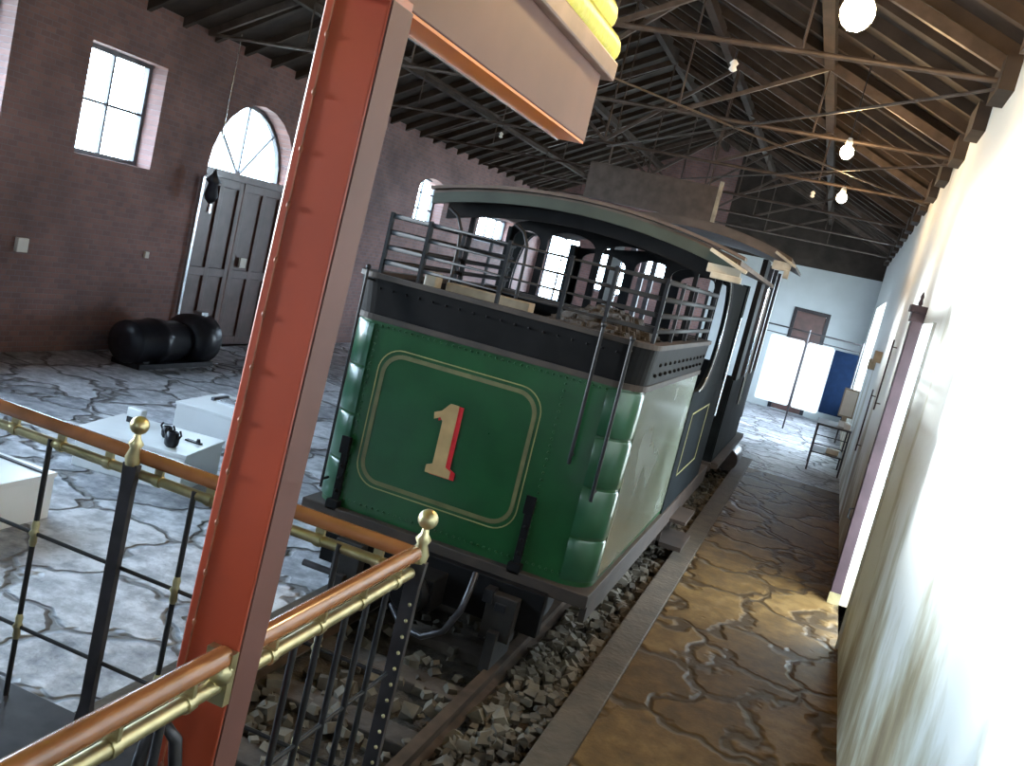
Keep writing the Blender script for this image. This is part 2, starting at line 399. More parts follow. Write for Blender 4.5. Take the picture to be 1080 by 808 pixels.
def leaf_door(n, x, ya, yb, z0, z1, m, label=None):
    r = thing('door_%d' % n, label, 'door' if label else None, kind='structure')
    mid = (ya+yb)/2
    for a, b in ((ya, mid-.012), (mid+.012, yb)):
        MB().box(x-.05, x, a, b, z0, z1).build('door_leaf', m, r, bevel=.004)
        p = MB()
        for s in (a, a+(b-a)/2-.03, b-.09): p.box(x, x+.03, s, s+.09, z0, z1)
        for z in (z0, z0+(z1-z0)*.42, z1-.12): p.box(x, x+.028, a, b, z, z+.12)
        p.build('door_frame', m, r, bevel=.006)
    return r
d1 = leaf_door(1, XL-.12, 10.55, 12.55, 0, 2.34, 'doorwood')
MB().box(XL-.16, XL-.02, 10.55, 12.55, 2.34, 2.44).build('transom', 'doorwood', d1)
MB().box(XL-.09, XL-.06, 11.75, 11.90, 1.15, 1.29).build('notice_plate', 'switch', d1)

# plain door in the far white wall
d2 = thing('door_2', None, None, kind='structure')
MB().box(-.90, -.18, Y1+.02, Y1+.07, .02, 2.55).build('door_leaf', 'doorwood', d2, bevel=.005)
q = MB().box(-.99, -.90, Y1-.03, Y1+.1, .02, 2.64).box(-.18, -.09, Y1-.03, Y1+.1, .02, 2.64).box(-.90, -.18, Y1-.03, Y1+.1, 2.55, 2.64)
q.build('door_frame', 'dark', d2, bevel=.004)

# doorway in the right wall: its purple-brown far jamb stands proud of the plaster
d3 = thing('door_3', None, None, kind='structure')
xx = xr(8.62)
MB().box(xx-.095, xx-.004, 8.60, 8.74, 0.0, 2.60).build('door_jamb', 'jamb', d3, bevel=.006)
MB().box(xx-.13, xx+.01, 8.56, 8.78, 2.60, 2.66).box(xx-.11, xx-.0, 8.58, 8.76, 2.52, 2.60).build('jamb_capital', 'jamb', d3, bevel=.004)
MB().lathe([(.012, 0), (.02, .02), (.012, .06), (.016, .08), (.004, .12)], (xx-.06, 8.67, 2.66), 10).build('finial', 'jamb', d3)
MB().box(xx-.10, xx+.0, 8.585, 8.60, 0.0, .10).build('foot_plate', 'brass', d3)
MB().tube([(xx-.098, 8.66, .75), (xx-.13, 8.66, .76), (xx-.13, 8.66, .84), (xx-.098, 8.66, .85)], .008).build('door_handle', 'dark', d3)
MB().box(xr(7.5)-.02, xr(7.5)+.02, 7.40, 7.455, 0, 2.52).build('door_jamb', 'white_wall', d3)

# outside ground seen by the light only through the openings
g = MB().box(-40, -8.6, -30, 50, -.5, -.32).box(1.7, 40, -30, 50, -.5, -.32).box(-8.6, 1.7, -30, -5.4, -.5, -.32).box(-8.6, 1.7, 25.6, 50, -.5, -.32).build('ground', 'outside'); struct(g)

# ------------------------------------------------------------------ roof of the shed
ceil = thing('ceiling', None, None, kind='structure')
def roofz(x):
    if x > RID: return ZR + (ZE-ZR)*(x-RID)/(1.0-RID)
    return ZR + (4.05-ZR)*(x-RID)/(XL-RID)
q = MB()
for xa, xb in ((RID, 1.45), (RID, XL-.6)):
    za, zb = roofz(xa), roofz(xb)
    vs = [(xa, Y0-.4, za), (xb, Y0-.4, zb), (xb, Y1+.4, zb), (xa, Y1+.4, za), (xa, Y0-.4, za+.12), (xb, Y0-.4, zb+.12), (xb, Y1+.4, zb+.12), (xa, Y1+.4, za+.12)]
    q.add(vs, [(0, 1, 2, 3), (7, 6, 5, 4), (0, 4, 5, 1), (1, 5, 6, 2), (2, 6, 7, 3), (3, 7, 4, 0)])
q.build('roof_boarding', 'roofwood', ceil)
y = 2.2
while y < 24.9:
    for xe in (1.2, XL-.1):
        MB().bar((RID, y, roofz(RID)-.05), (xe, y, roofz(xe)-.05), .07, .10).build('rafter', 'rafter', ceil)
    y += .62
for x in (-.7, -2.2, -5.2, -6.7):
    MB().box(x-.05, x+.05, Y0, Y1, roofz(x)-.22, roofz(x)-.10).build('purlin', 'rafter', ceil)
MB().box(RID-.05, RID+.05, Y0, Y1, ZR-.26, ZR-.06).build('ridge_beam', 'rafter', ceil)
for i in range(17):   # short eaves battens stepping along the top of the right wall
    yy = 3.0+1.3*i
    MB().box(xr(yy)-.10, xr(yy)+.05, yy, yy+.5, 4.05, 4.27).build('eaves_block', 'rafter', ceil)
# pale opaque sheets standing in for bright daylight gaps between the rafters at the far end
for (x, yy, w_, l_) in ((-2.6, 21.2, .35, .35), (-1.7, 21.2, .8, .35), (-3.1, 22.4, .8, .3), (-1.9, 22.4, .9, .3), (-2.6, 23.6, 1.2, .3), (-1.3, 23.6, .6, .3), (-1.0, 20.0, .3, .3)):
    z0, z1 = roofz(x)-.015, roofz(x+w_)-.015
    MB().add([(x, yy, z0), (x+w_, yy, z1), (x+w_, yy+l_, z1), (x, yy+l_, z0), (x, yy, z0-.01), (x+w_, yy, z1-.01), (x+w_, yy+l_, z1-.01), (x, yy+l_, z0-.01)],
             [(0, 1, 2, 3), (7, 6, 5, 4), (0, 4, 5, 1), (1, 5, 6, 2), (2, 6, 7, 3), (3, 7, 4, 0)]).build('pale_roof_sheet', 'skylight', ceil)

# iron trusses
names = ['nearest', 'second', 'third', 'fourth', 'fifth', 'farthest']
for i, y in enumerate((7.1, 10.1, 13.3, 16.6, 19.8, 23.0)):
    t = thing('roof_truss', 'brown iron roof truss spanning the shed, %s of six from the viewer' % names[i], 'roof truss', (RID, y, 4.2), 'iron trusses under the roof')
    e = xr(y)
    MB().tube([(XL, y, 4.0), (RID, y, 4.1), (e, y, 4.15)], .022, 8).build('tie_rod', 'iron', t)
    MB().bar((RID, y, ZR-.2), (e, y, 4.22), .05, .09).build('principal_rafter', 'iron', t)
    MB().bar((RID, y, ZR-.2), (XL, y, 4.02), .05, .09).build('principal_rafter', 'iron', t)
    MB().tube([(RID, y, 4.1), (RID, y, ZR-.2)], .015, 8).build('king_rod', 'iron', t)
    for s, xo in ((1, (e-RID)), (-1, (RID-XL))):
        MB().bar((RID, y, 4.12), (RID+s*xo*.36, y, roofz(RID+s*xo*.36)-.2), .035, .045).build('strut', 'iron', t)
        MB().tube([(RID+s*xo*.36, y, 4.12), (RID+s*xo*.36, y, roofz(RID+s*xo*.36)-.2)], .011, 6).build('hanger_rod', 'iron', t)
        MB().bar((RID+s*xo*.36, y, 4.12), (RID+s*xo*.68, y, roofz(RID+s*xo*.68)-.2), .035, .04).build('strut', 'iron', t)
        MB().tube([(RID+s*xo*.68, y, 4.12), (RID+s*xo*.68, y, roofz(RID+s*xo*.68)-.2)], .011, 6).build('hanger_rod', 'iron', t)
# diagonal wind braces between trusses
for i, (a, b) in enumerate((((.6, 7.1, 4.1), (-3.6, 13.3, 4.05)), ((.66, 10.1, 4.1), (-3.6, 16.6, 4.05)), ((-3.6, 7.1, 4.05), (.7, 13.3, 4.1)))):
    tag(MB().tube([a, b], .012, 6).build('wind_brace', 'iron'), ['thin brace rod running from the right wall by the nearest truss to the third truss',
        'thin brace rod running from the right wall by the second truss to the fourth truss', 'thin brace rod crossing from mid-span of the nearest truss to the wall at the third'][i], 'brace rod')

# porcelain drops hung from the tie rods
for i, (x, y, dz) in enumerate(((-3.05, 10.1, .18), (-5.2, 13.3, .16), (-4.3, 16.6, .2), (-1.15, 7.1, .10), (-5.6, 10.1, .22), (-.7, 13.3, .1))):
    z = 4.08 + .0*x
    t = thing('porcelain_insulator', 'small white porcelain insulator hanging from %s truss, %s' % (['the second', 'the third', 'the fourth', 'the nearest', 'the second', 'the third'][i],
        ['above the locomotive', 'left of the locomotive', 'left of the cab roof', 'near the brightest lamp', 'toward the brick wall', 'near the right wall'][i]), 'insulator', (x, y, z), 'white insulators under the trusses')
    MB().tube([(x, y, z), (x, y, z-dz)], .006, 6).build('wire', 'dark', t)
    MB().lathe([(.012, 0), (.032, .015), (.02, .04), (.034, .06), (.012, .085)], (x, y, z-dz-.06), 10).build('knob', 'porcelain', t)

# warm lamps over the walkway
for i, (x, y, z) in enumerate(((-.30, 5.15, 3.86), (-.30, 9.35, 3.90), (-.31, 12.4, 3.88))):
    t = thing('ceiling_lamp', 'glowing warm bulb hanging over the stone walkway, ' + ['nearest of the three', 'middle of the three', 'farthest of the three'][i], 'lamp', (x, y, z), 'warm lamps over the walkway')
    MB().tube([(x, y, z+.12), (x, y, roofz(x)-.0)], .006, 6).build('cord', 'dark', t)
    MB().lathe([(.03, .06), (.034, .09), (.02, .13)], (x, y, z), 10).build('lamp_holder', 'porcelain', t)
    MB().ball((x, y, z), .06 if i else .085, 14, 1.1).build('bulb', 'bulb', t)

# ------------------------------------------------------------------ track
for i, x in enumerate((-1.27, -2.27)):
    tag(MB().prism([(x-.05, -.13), (x+.05, -.13), (x+.05, -.118), (x+.01, -.11), (x+.01, -.05), (x+.03, -.042), (x+.03, -.02), (x-.03, -.02), (x-.03, -.042), (x-.01, -.05), (x-.01, -.11), (x-.05, -.118)], 'xz', 3.2, 15.4).build('steel_rail', 'rail'),
        ['rusty steel rail beside the stone walkway, under the locomotive', 'rusty steel rail on the side of the white showcases, under the locomotive'][i], 'rail', 'rails of the track')
for i in range(12):
    y = 3.55+.62*i
    if y > 9: break
    tag(MB().box(-2.55, -1.0, y-.09, y+.09, -.2, -.131).build('wooden_sleeper', 'sleeper', bevel=.01), 'old wooden sleeper half sunk in the ballast under the rails', 'sleeper', 'sleepers under the rails')
bal = MB(); base = [(-1, -1, -.6), (1, -1, -.7), (1.1, 1, -.6), (-.9, 1.1, -.7), (-.8, -.7, .5), (.7, -.9, .6), (.8, .7, .5), (-.8, .8, .6)]
fc = [(0, 1, 2, 3), (7, 6, 5, 4), (0, 4, 5, 1), (1, 5, 6, 2), (2, 6, 7, 3), (3, 7, 4, 0)]
for i in range(2600):
    y = 2.6 + 12.6*random.random()**1.5; x = random.uniform(-2.40, -.83)
    if i % 3: x = random.uniform(-1.22, -.83)
    r = random.choice((.018, .024, .03, .03, .045)) * random.uniform(.8, 1.25)
    if abs(x+1.27) < .05+r or abs(x+2.27) < .05+r: continue
    c = V3((x, y, -.17+random.random()*.06 + (.04 if x > -1.2 else 0)))
    R3 = Matrix.Rotation(random.uniform(0, 6.28), 3, 'Z') @ Matrix.Rotation(random.uniform(-.8, .8), 3, 'X')
    vs = [c + R3 @ V3((p[0]*r*random.uniform(.7, 1.15), p[1]*r*random.uniform(.6, 1), p[2]*r*random.uniform(.7, 1.1))) for p in base]
    bal.add(vs, fc)
tag(bal.build('ballast', 'ballast'), 'grey and brown broken ballast stones in the track trench', 'ballast', kind='stuff')

# ------------------------------------------------------------------ the green locomotive
CX = -1.805
HW = .915
loco = thing('steam_locomotive', 'green and black steam locomotive showing its rear end with a large gold number 1', 'locomotive', (CX, 7.5, -.1))
YB = 5.2
def plan(y0, y1, hw, r, n=8):
    pts = [(CX+hw, y1), (CX-hw, y1)]
    for cx, s in ((CX-hw+r, PI), (CX+hw-r, 1.5*PI)):
        pts += [(cx+r*math.cos(s+PI/2*i/n), y0+r+r*math.sin(s+PI/2*i/n)) for i in range(n+1)]
    return pts
# tank: rear plate with rounded corners
def shell(y0, y1, hw, r, z0, z1, smooth=True):
    q = MB(); pl = plan(y0, y1, hw, r); n = len(pl)
    vs = [(x, y, z0) for x, y in pl] + [(x, y, z1) for x, y in pl]
    q.add(vs, [(i, (i+1) % n, n+(i+1) % n, n+i) for i in range(n)], False)
    q.add(vs, [tuple(range(n))[::-1], tuple(range(n, 2*n))])
    return q
q = shell(YB, 7.65, HW, .17, .52, 1.72)
def rivet(x, z, y=YB): q.ball((x, y, z), .0085, 6)
for i in range(38):
    x = CX-HW+.18 + i*(2*HW-.36)/37
    rivet(x, .575); rivet(x, 1.68)
for i in range(26): z = .62+i*.041; rivet(CX+.50, z); rivet(CX-.72, z)
o = tank = q.build('rear_tank', 'green', loco)
for p in o.data.polygons:
    if abs(p.normal.z) < .5: p.use_smooth = True
# sharp where flat: add edge split by angle
es = o.modifiers.new('e', 'EDGE_SPLIT'); es.split_angle = math.radians(25)
# side cladding plates (paler: reflected wall light is in their colour)
for s, nm in ((1, 'side_plate'), (-1, 'side_plate')):
    x = CX+s*HW
    o = MB().box(min(x, x+s*.008), max(x, x+s*.008), YB+.20, 7.64, .56, 1.70).build(nm, 'greyside', loco, bevel=.002)
    o['label'] = 'grey-green side plate, pale with painted wall reflection'
# corner plates with horizontal bands, green lightened for reflected light
for s in (1, -1):
    q = MB(); r = .17; cx = CX+s*(HW-r)
    for z0, z1 in ((.55, .80), (.815, 1.10), (1.115, 1.40), (1.415, 1.69)):
        n = 10; vs = []
        for i in range(n+1):
            a = (-PI/2 + PI/2*i/n) if s > 0 else (-PI/2 - PI/2*i/n)
            for z, k in ((z0, .004), (z0+.012, .011), (z1-.012, .011), (z1, .004)):
                vs.append((cx+(r+k)*math.cos(a), YB+r+(r+k)*math.sin(a), z))
        q.add(vs, [(i*4+k, (i+1)*4+k, (i+1)*4+k+1, i*4+k+1) for i in range(n) for k in range(3)], True)
    o = q.build('corner_plate', 'green2', tank); o['label'] = 'green banded corner plate, lightened for reflected light'
# lining: thin gold line with a broad brown one inside
def ring(a0, a1, b0, b1, r, w, yy, d, m, nm):
    ou = rrect(a0, a1, b0, b1, r); inn = rrect(a0+w, a1-w, b0+w, b1-w, max(.01, r-w)); n = len(ou); q = MB()
    vs = [(x, yy, z) for x, z in ou]+[(x, yy, z) for x, z in inn]+[(x, yy+d, z) for x, z in ou]+[(x, yy+d, z) for x, z in inn]
    fs = []
    for i in range(n):
        j = (i+1) % n
        fs += [(i, j, n+j, n+i), (2*n+i, 2*n+j, j, i), (n+i, n+j, 3*n+j, 3*n+i)]
    q.add(vs, fs); return q.build(nm, m, tank)
ring(-2.47, -1.40, .70, 1.57, .15, .007, YB-.003, .004, 'gold', 'lining')
ring(-2.445, -1.425, .725, 1.545, .14, .026, YB-.0025, .004, 'ochre', 'lining')
# numeral 1 with serifs and a red shade to its right
def one(dx, dz, k=1.):
    P = [(-.080, 0), (-.080, .045), (-.042, .062), (-.042, .325), (-.060, .345), (-.098, .325), (-.105, .365), (-.06, .385), (-.015, .44), (.042, .44), (.042, .062), (.080, .045), (.080, 0)]
    return [(-1.935+x*k+dx, .905+z*k+dz) for x, z in P]
MB().prism(one(.028, -.004), 'xz', YB-.008, YB+.002).build('numeral_shade', 'numred', tank)['label'] = 'red shade of the numeral 1'
MB().prism(one(0, 0), 'xz', YB-.014, YB-.006).build('numeral', 'num', tank)['label'] = 'gold numeral 1'
# black coping around the bunker top
def ringwall(y0, y1, hw, r, z0, z1, t, m, nm, flare=0., extra=None):
    o_ = plan(y0, y1, hw, r); n = len(o_); q = MB()
    cx0, cy0 = CX, (y0+y1)/2
    def off(p, d): return (p[0]+d*(1 if p[0] > cx0 else -1), p[1]+d*(1 if p[1] > cy0 else -1))
    A = [(*p, z0) for p in o_]; B = [(*off(p, flare), z1) for p in o_]
    Ci = [(*off(p, -t), z0) for p in o_]; D = [(*off(p, flare-t), z1) for p in o_]
    fs = []
    for i in range(n):
        j = (i+1) % n
        fs += [(i, j, n+j, n+i), (2*n+j, 2*n+i, 3*n+i, 3*n+j), (n+i, n+j, 3*n+j, 3*n+i), (j, i, 2*n+i, 2*n+j)]
    q.add(A+B+Ci+D, fs)
    if extra: extra(q)
    return q.build(nm, m, loco)
def coprivets(q):
    for i in range(24): q.ball((CX+HW+.026, 5.45+i*.09, 1.80+.06*(i % 2)), .012, 6)
    for i in range(18): q.ball((CX-.75+i*.088, YB-.026, 1.90), .008, 6)
ringwall(YB-.012, 7.65, HW+.012, .17, 1.72, 1.965, .03, 'black', 'bunker_coping', .02, coprivets)
ringwall(YB-.045, 7.65, HW+.045, .18, 1.955, 1.985, .07, 'frame', 'coping_rim', .0)
ringwall(YB-.02, 7.65, HW+.02, .17, 1.705, 1.74, .03, 'frame', 'coping_bead', .0)
# bunker floor and coal
MB().box(CX-HW+.03, CX+HW-.03, YB+.05, 7.62, 1.70, 1.80).build('bunker_deck', 'black', loco)
# vertical grab rods
for x, z0, z1 in ((-2.645, .62, 2.0), (-1.16, 1.22, 2.02), (-.985, 1.05, 1.985)):
    q = MB(); yy = YB-.06
    q.tube([(x, yy, z0), (x, yy, z1)], .009 if x < -2 else .011, 8); q.ball((x, yy, z1+.008), .018, 8)
    for z in (z0+.05, z1-.06): q.tube([(x, yy, z), (x, YB+.03, z)], .008, 6)
    q.build('grab_rod', 'guard', loco)
# lamp brackets low on the rear plate
for x in (-2.55, -1.325):
    q = MB(); q.box(x-.022, x+.022, YB-.028, YB-.0, .52, .96); q.box(x-.03, x+.03, YB-.05, YB-.028, .86, .97); q.box(x-.04, x+.04, YB-.06, YB, .50, .56)
    for z in (.62, .70, .78): q.ball((x, YB-.03, z), .013, 6)
    q.build('lamp_bracket', 'black', tank, bevel=.003)
# bunker guard: posts and four bars
q = MB(); P_ = []
for x in (-2.64, -2.38, -1.86, -1.47, -1.20, -.90):
    MB().bar((x, 5.30, 1.97), (x, 5.30, 2.36), .028, .02).build('guard_post', 'guard', loco)
for x in (-2.64, -.90):
    for y in (5.9, 6.5, 7.1, 7.6):
        MB().bar((x, y, 1.97), (x, y, 2.36), .028, .02).build('guard_post', 'guard', loco)
for z in (2.055, 2.145, 2.24, 2.34):
    MB().tube([(-2.64, 7.65, z), (-2.64, 5.30, z), (-.90, 5.30, z), (-.90, 7.65, z)], .016, 8).build('guard_bar', 'guard', loco)
# cab: rear plate with arched lights, sides, front plate
sheet('cab_rear_plate', [(CX-HW, 1.95), (CX+HW, 1.95), (CX+HW, 2.50)]+[(CX+HW*math.cos(PI*i/10), 2.50+.16*math.sin(PI*i/10)) for i in range(1, 10)]+[(CX-HW, 2.50)],
      [arch(-2.68, -2.44, 1.99, 2.50, .08), arch(-2.38, -1.96, 1.99, 2.56, .1), arch(-1.90, -1.36, 1.99, 2.56, .1), arch(-1.30, -.94, 1.99, 2.50, .1)], 'xz', 7.7, .03, 'black', loco)
sheet('cab_front_plate', [(CX-HW, .6), (CX+HW, .6), (CX+HW, 2.50), (CX, 2.66), (CX-HW, 2.50)],
      [arch(-2.64, -2.16, 1.6, 2.50, .1), arch(-2.06, -1.66, 1.90, 2.54, .1), arch(-1.56, -1.02, 1.7, 2.50, .1)], 'xz', 9.9, .03, 'black', loco)
for s in (1, -1):
    x = CX+s*(HW-.0)
    MB().box(x-.015, x+.015, 7.65, 9.92, .42, 1.55).build('cab_side', 'cab', loco, bevel=.004)
    # curved cutout: rear quarter with a concave edge
    if s > 0: cut = [(9.72, 1.55), (9.72, 2.50), (8.0, 2.50)] + [(7.85+.62*math.sin(PI*i/14), 2.5-.475*(1-math.cos(PI*i/14))) for i in range(1, 14)] + [(7.85, 1.55)]
    else: cut = [(7.65, 1.55), (8.35, 1.55)] + [(8.35-.42*math.sin(PI*i/12), 1.55+.475*(1-math.cos(PI*i/12))) for i in range(1, 12)] + [(8.35, 2.5), (7.65, 2.5)]
    MB().prism(cut, 'yz', x-.014, x+.014).build('cab_side_sheet', 'cab', loco)
    MB().box(x-.03, x+.03, 9.7, 9.9, 1.55, 2.52).build('cab_post', 'cab', loco)
    for k in (0, .07, .14):
        pts = [(x+s*.022, 8.35+k-.42*math.sin(PI*i/12), 1.55+.475*(1-math.cos(PI*i/12))) for i in range(13)] if s < 0 else \
              [(x+.022, 7.85+k+.62*math.sin(PI*i/14), 1.55+.475*(1-math.cos(PI*i/14))) for i in range(15)]
        MB().tube(pts, .009, 6).build('cutout_rail', 'steel' if k == 0 else 'guard', loco)
    MB().tube([(x+s*.05, 9.55, 1.2), (x+s*.05, 9.55, 2.2)], .014, 8).build('cab_handrail', 'steel', loco)
    a0, a1, b0, b1 = 7.95, 9.1, .80, 1.35; q = MB()
    for (u0, u1, w0, w1) in ((a0, a1, b0, b0+.012), (a0, a1, b1-.012, b1), (a0, a0+.02, b0, b1), (a1-.02, a1, b0, b1)):
        q.box(min(x+s*.015, x+s*.018), max(x+s*.015, x+s*.018), u0, u1, w0, w1)
    q.build('lining', 'gold', loco)
# cab roof: cambered, with a deep rear edge board
def camber(x0, x1, y0, y1, ze, rise, t, n=14):
    q = MB(); vs = []
    for y in (y0, y1):
        for i in range(n+1):
            u = i/n*2-1; x = (x0+x1)/2+u*(x1-x0)/2; z = ze+rise*(1-u*u)
            vs += [(x, y, z), (x, y, z+t)]
    k = 2*(n+1); fs = []
    for i in range(n):
        a = 2*i
        fs += [(a, a+2, a+3, a+1), (k+a, k+a+1, k+a+3, k+a+2), (a, k+a, k+a+2, a+2), (a+1, a+3, k+a+3, k+a+1)]
    fs += [(0, 1, k+1, k), (2*n, k+2*n, k+2*n+1, 2*n+1)]
    return q.add(vs, fs)
camber(-2.92, -.66, 6.42, 10.1, 2.56, .15, .035).build('cab_roof', 'roofbrown', loco)
camber(-2.90, -.68, 6.38, 6.43, 2.50, .15, .075).build('roof_edge_board', 'roofgreen', bpy.data.objects['cab_roof'])
camber(-2.80, -.80, 6.46, 6.50, 2.42, .14, .13).build('roof_valance', 'black', loco)
camber(-2.94, -.64, 6.40, 6.56, 2.60, .15, .022).build('roof_capping', 'roofbrown', loco)
for x in (-2.60, -.93):
    MB().bar((x, 6.5, 1.97), (x, 6.5, 2.50), .03, .03).build('roof_post', 'black', loco)
q = MB(); q.box(-.86, -.64, 6.36, 6.41, 2.475, 2.535); q.box(-.82, -.62, 6.30, 6.36, 2.44, 2.48); q.bar((-.86, 6.33, 2.62), (-.60, 6.33, 2.52), .05, .025)
q.build('gutter_bracket', 'pale', loco, bevel=.004)
# inner lit posts with curved tops (fittings in the cab)
for x, y in ((-2.36, 5.75), (-1.98, 6.0)):
    MB().tube([(x, y, 1.80), (x, y, 2.25), (x-.01, y, 2.36), (x-.05, y, 2.44), (x-.12, y, 2.48)], .012, 8).build('stove_pipe', 'guard', loco)
# boiler, tank and chimney beyond the cab
q = MB(); q.lathe([(.50, 9.95), (.52, 10.0), (.52, 10.7), (.48, 10.75)], (CX, 0, 1.30), 24, 'y'); q.build('boiler', 'black', loco)
# frames, footplate, buffer beam
MB().box(CX-HW-.03, CX+HW+.03, YB-.06, 10.6, .44, .52).build('footplate', 'frame', loco, bevel=.006)
for s in (1, -1):
    x = CX+s*(HW+.01)
    MB().box(x-.018, x+.018, YB, 10.6, .34, .44).build('valance', 'frame', loco)
    MB().box(CX+s*.36-.02, CX+s*.36+.02, 5.25, 10.4, .02, .44).build('frame_plate', 'wheel', loco)
MB().box(CX-.72, CX+.72, 5.08, 5.16, .20, .46).build('buffer_beam', 'black', loco, bevel=.008)
q = MB(); q.box(CX-.13, CX+.13, 4.86, 5.08, .20, .40); q.lathe([(.10, 0), (.12, .03), (.12, .06), (.05, .08), (.05, .2)], (CX, 4.80, .30), 18, 'y'); q.build('centre_buffer', 'black', loco, bevel=.01)
q = MB(); q.tube([(CX, 4.9, .22), (CX, 4.86, .08), (CX+.02, 4.85, -.02), (CX+.02, 4.87, -.10)], .022, 8); q.build('coupling_link', 'wheel', loco)
for i in (-1, 1):
    q = MB(); q.box(CX+i*.50-.09, CX+i*.50+.09, 5.0, 5.10, .14, .40); q.box(CX+i*.50-.03, CX+i*.50+.03, 4.95, 5.3, -.04, .2); q.build('guard_iron', 'wheel', loco, bevel=.006)
MB().tube([(-1.50, 5.02, .47), (-1.485, 4.93, .40), (-1.50, 4.90, .28), (-1.57, 4.90, .13), (-1.70, 4.92, .04), (-1.86, 4.98, .03), (-1.98, 5.06, .10)], .019, 10).build('brake_hose', 'darkiron', loco)
q = MB(); q.box(-1.42, -1.36, 4.99, 5.08, .34, .42); q.box(-1.34, -1.27, 4.99, 5.08, .31, .36); q.build('hose_coupling', 'guard', loco, bevel=.006)
q = MB(); q.tube([(-2.60, 5.05, .16), (-1.95, 5.05, .16)], .022, 8); q.build('cross_pipe', 'darkiron', loco)
# wheels
for y in (6.0, 7.15, 8.3, 9.45):
    for s in (1, -1):
        x = CX+s*.50
        q = MB(); q.lathe([(.30, -.05), (.30, .03), (.325, .03), (.325, .05), (.24, .05), (.24, 0)], (x, y, .30), 28, 'x') if s < 0 else q.lathe([(.24, 0), (.24, -.05), (.325, -.05), (.325, -.03), (.30, -.03), (.30, .05)], (x, y, .30), 28, 'x')
        q.lathe([(.07, -.06), (.07, .08)], (x, y, .30), 14, 'x')
        for k in range(10):
            a = 2*PI*k/10; q.bar((x, y, .30), (x, y+.26*math.cos(a), .30+.26*math.sin(a)), .025, .03, (1, 0, 0))
        q.build('wheel', 'wheel', loco)
MB().bar((CX+.60, 5.9, .22), (CX+.60, 9.5, .22), .03, .06).build('coupling_rod', 'darkiron', loco)
for s in (1, -1):
    for y in (5.75, 7.05, 8.2):
        MB().box(CX+s*.68-.12, CX+s*.68+.12, y, y+.5, .22, .34).build('axle_spring', 'wheel', loco, bevel=.01)
q = MB(); q.box(-.98, -.70, 8.25, 8.85, .10, .14); q.box(-.98, -.72, 8.25, 8.85, .34, .37); q.box(-.93, -.90, 8.25, 8.28, .1, .44); q.box(-.93, -.90, 8.82, 8.85, .1, .44); q.build('cab_step', 'frame', loco)

# coal and odd things lying in the bunker
cm = MB()
for i in range(260):
    a = random.uniform(0, 2*PI); rr = math.sqrt(random.random())
    x = -1.45+.42*rr*math.cos(a); y = 6.55+.75*rr*math.sin(a); z = 1.83+.22*(1-rr*rr)
    r = random.uniform(.03, .07)
    cm.add([V3((x, y, z))+V3((p[0]*r, p[1]*r, p[2]*r))*random.uniform(.7, 1.1) for p in base], fc)
tag(cm.build('coal_heap', 'coal'), 'heap of dusty coal lying in the bunker behind the guard bars', 'coal', kind='stuff')
tag(MB().box(-2.28, -1.72, 5.50, 5.62, 1.94, 2.02).build('wooden_plank', 'plank', bevel=.004), 'pale wooden plank lying across the coping behind the guard bars', 'plank')
tag(MB().box(-2.42, -2.33, 5.46, 5.56, 1.87, 2.06).build('white_block', 'pale', bevel=.015), 'small pale block standing at the left end of the plank', 'block')
q = MB(); q.box(-2.43, -1.70, 5.44, 5.66, 1.80, 1.94); tag(q.build('dark_box', 'black', bevel=.006), 'long low black box in the bunker carrying the plank', 'box')

# ------------------------------------------------------------------ second dark locomotive beyond
lo2 = thing('dark_locomotive', 'dark locomotive standing beyond the green one, its taller roof showing at right', 'locomotive', (CX, 12.5, -.1))
camber(-2.95, -.62, 11.2, 14.6, 2.93, .20, .04).build('cab_roof', 'roofbrown', lo2)
camber(-2.96, -.61, 11.15, 11.22, 2.86, .20, .10).build('roof_edge_board', 'roofbrown', lo2)
q = MB(); q.box(-.80, -.60, 11.10, 11.16, 2.80, 2.90); q.bar((-.80, 11.1, 2.99), (-.55, 11.1, 2.87), .05, .03); q.box(-.66, -.60, 11.08, 11.14, 2.72, 2.82); q.build('gutter_bracket', 'pale', lo2, bevel=.004)
for s in (1, -1):
    x = CX+s*.90
    MB().box(x-.015, x+.015, 11.3, 14.4, .45, 1.45).build('cab_side', 'cab', lo2)
    MB().box(x-.03, x+.03, 11.4, 11.9, 1.45, 2.90).build('cab_post', 'black', lo2)
    for y in (12.6, 13.5, 14.3): MB().box(x-.035, x+.035, y, y+.09, 1.45, 2.90).build('cab_post', 'darkiron', lo2)
    MB().tube([(x+s*.06, 12.35, 1.1), (x+s*.06, 12.35, 2.6)], .018, 8).build('cab_handrail', 'steel', lo2)
    MB().box(x-.08, x+.10, 11.3, 14.8, .38, .45).build('running_board', 'frame', lo2)
    q = MB(); q.lathe([(.16, 0), (.17, .04), (.17, .7), (.16, .74)], (x+s*.02, 13.6, .18), 18, 'y'); q.build('cylinder', 'darkiron', lo2)
    q = MB()
    for y in (11.8, 12.9, 14.0): q.lathe([(.33, -.05), (.33, .05)], (CX+s*.5, y, .33-.02), 24, 'x')
    q.build('wheels', 'wheel', lo2)
MB().box(CX-.9, CX+.9, 11.28, 11.32, .45, 1.5).build('cab_rear_plate', 'cab', lo2)
MB().box(CX-.92, CX+.92, 11.2, 14.8, .35, .45).build('frame', 'frame', lo2)

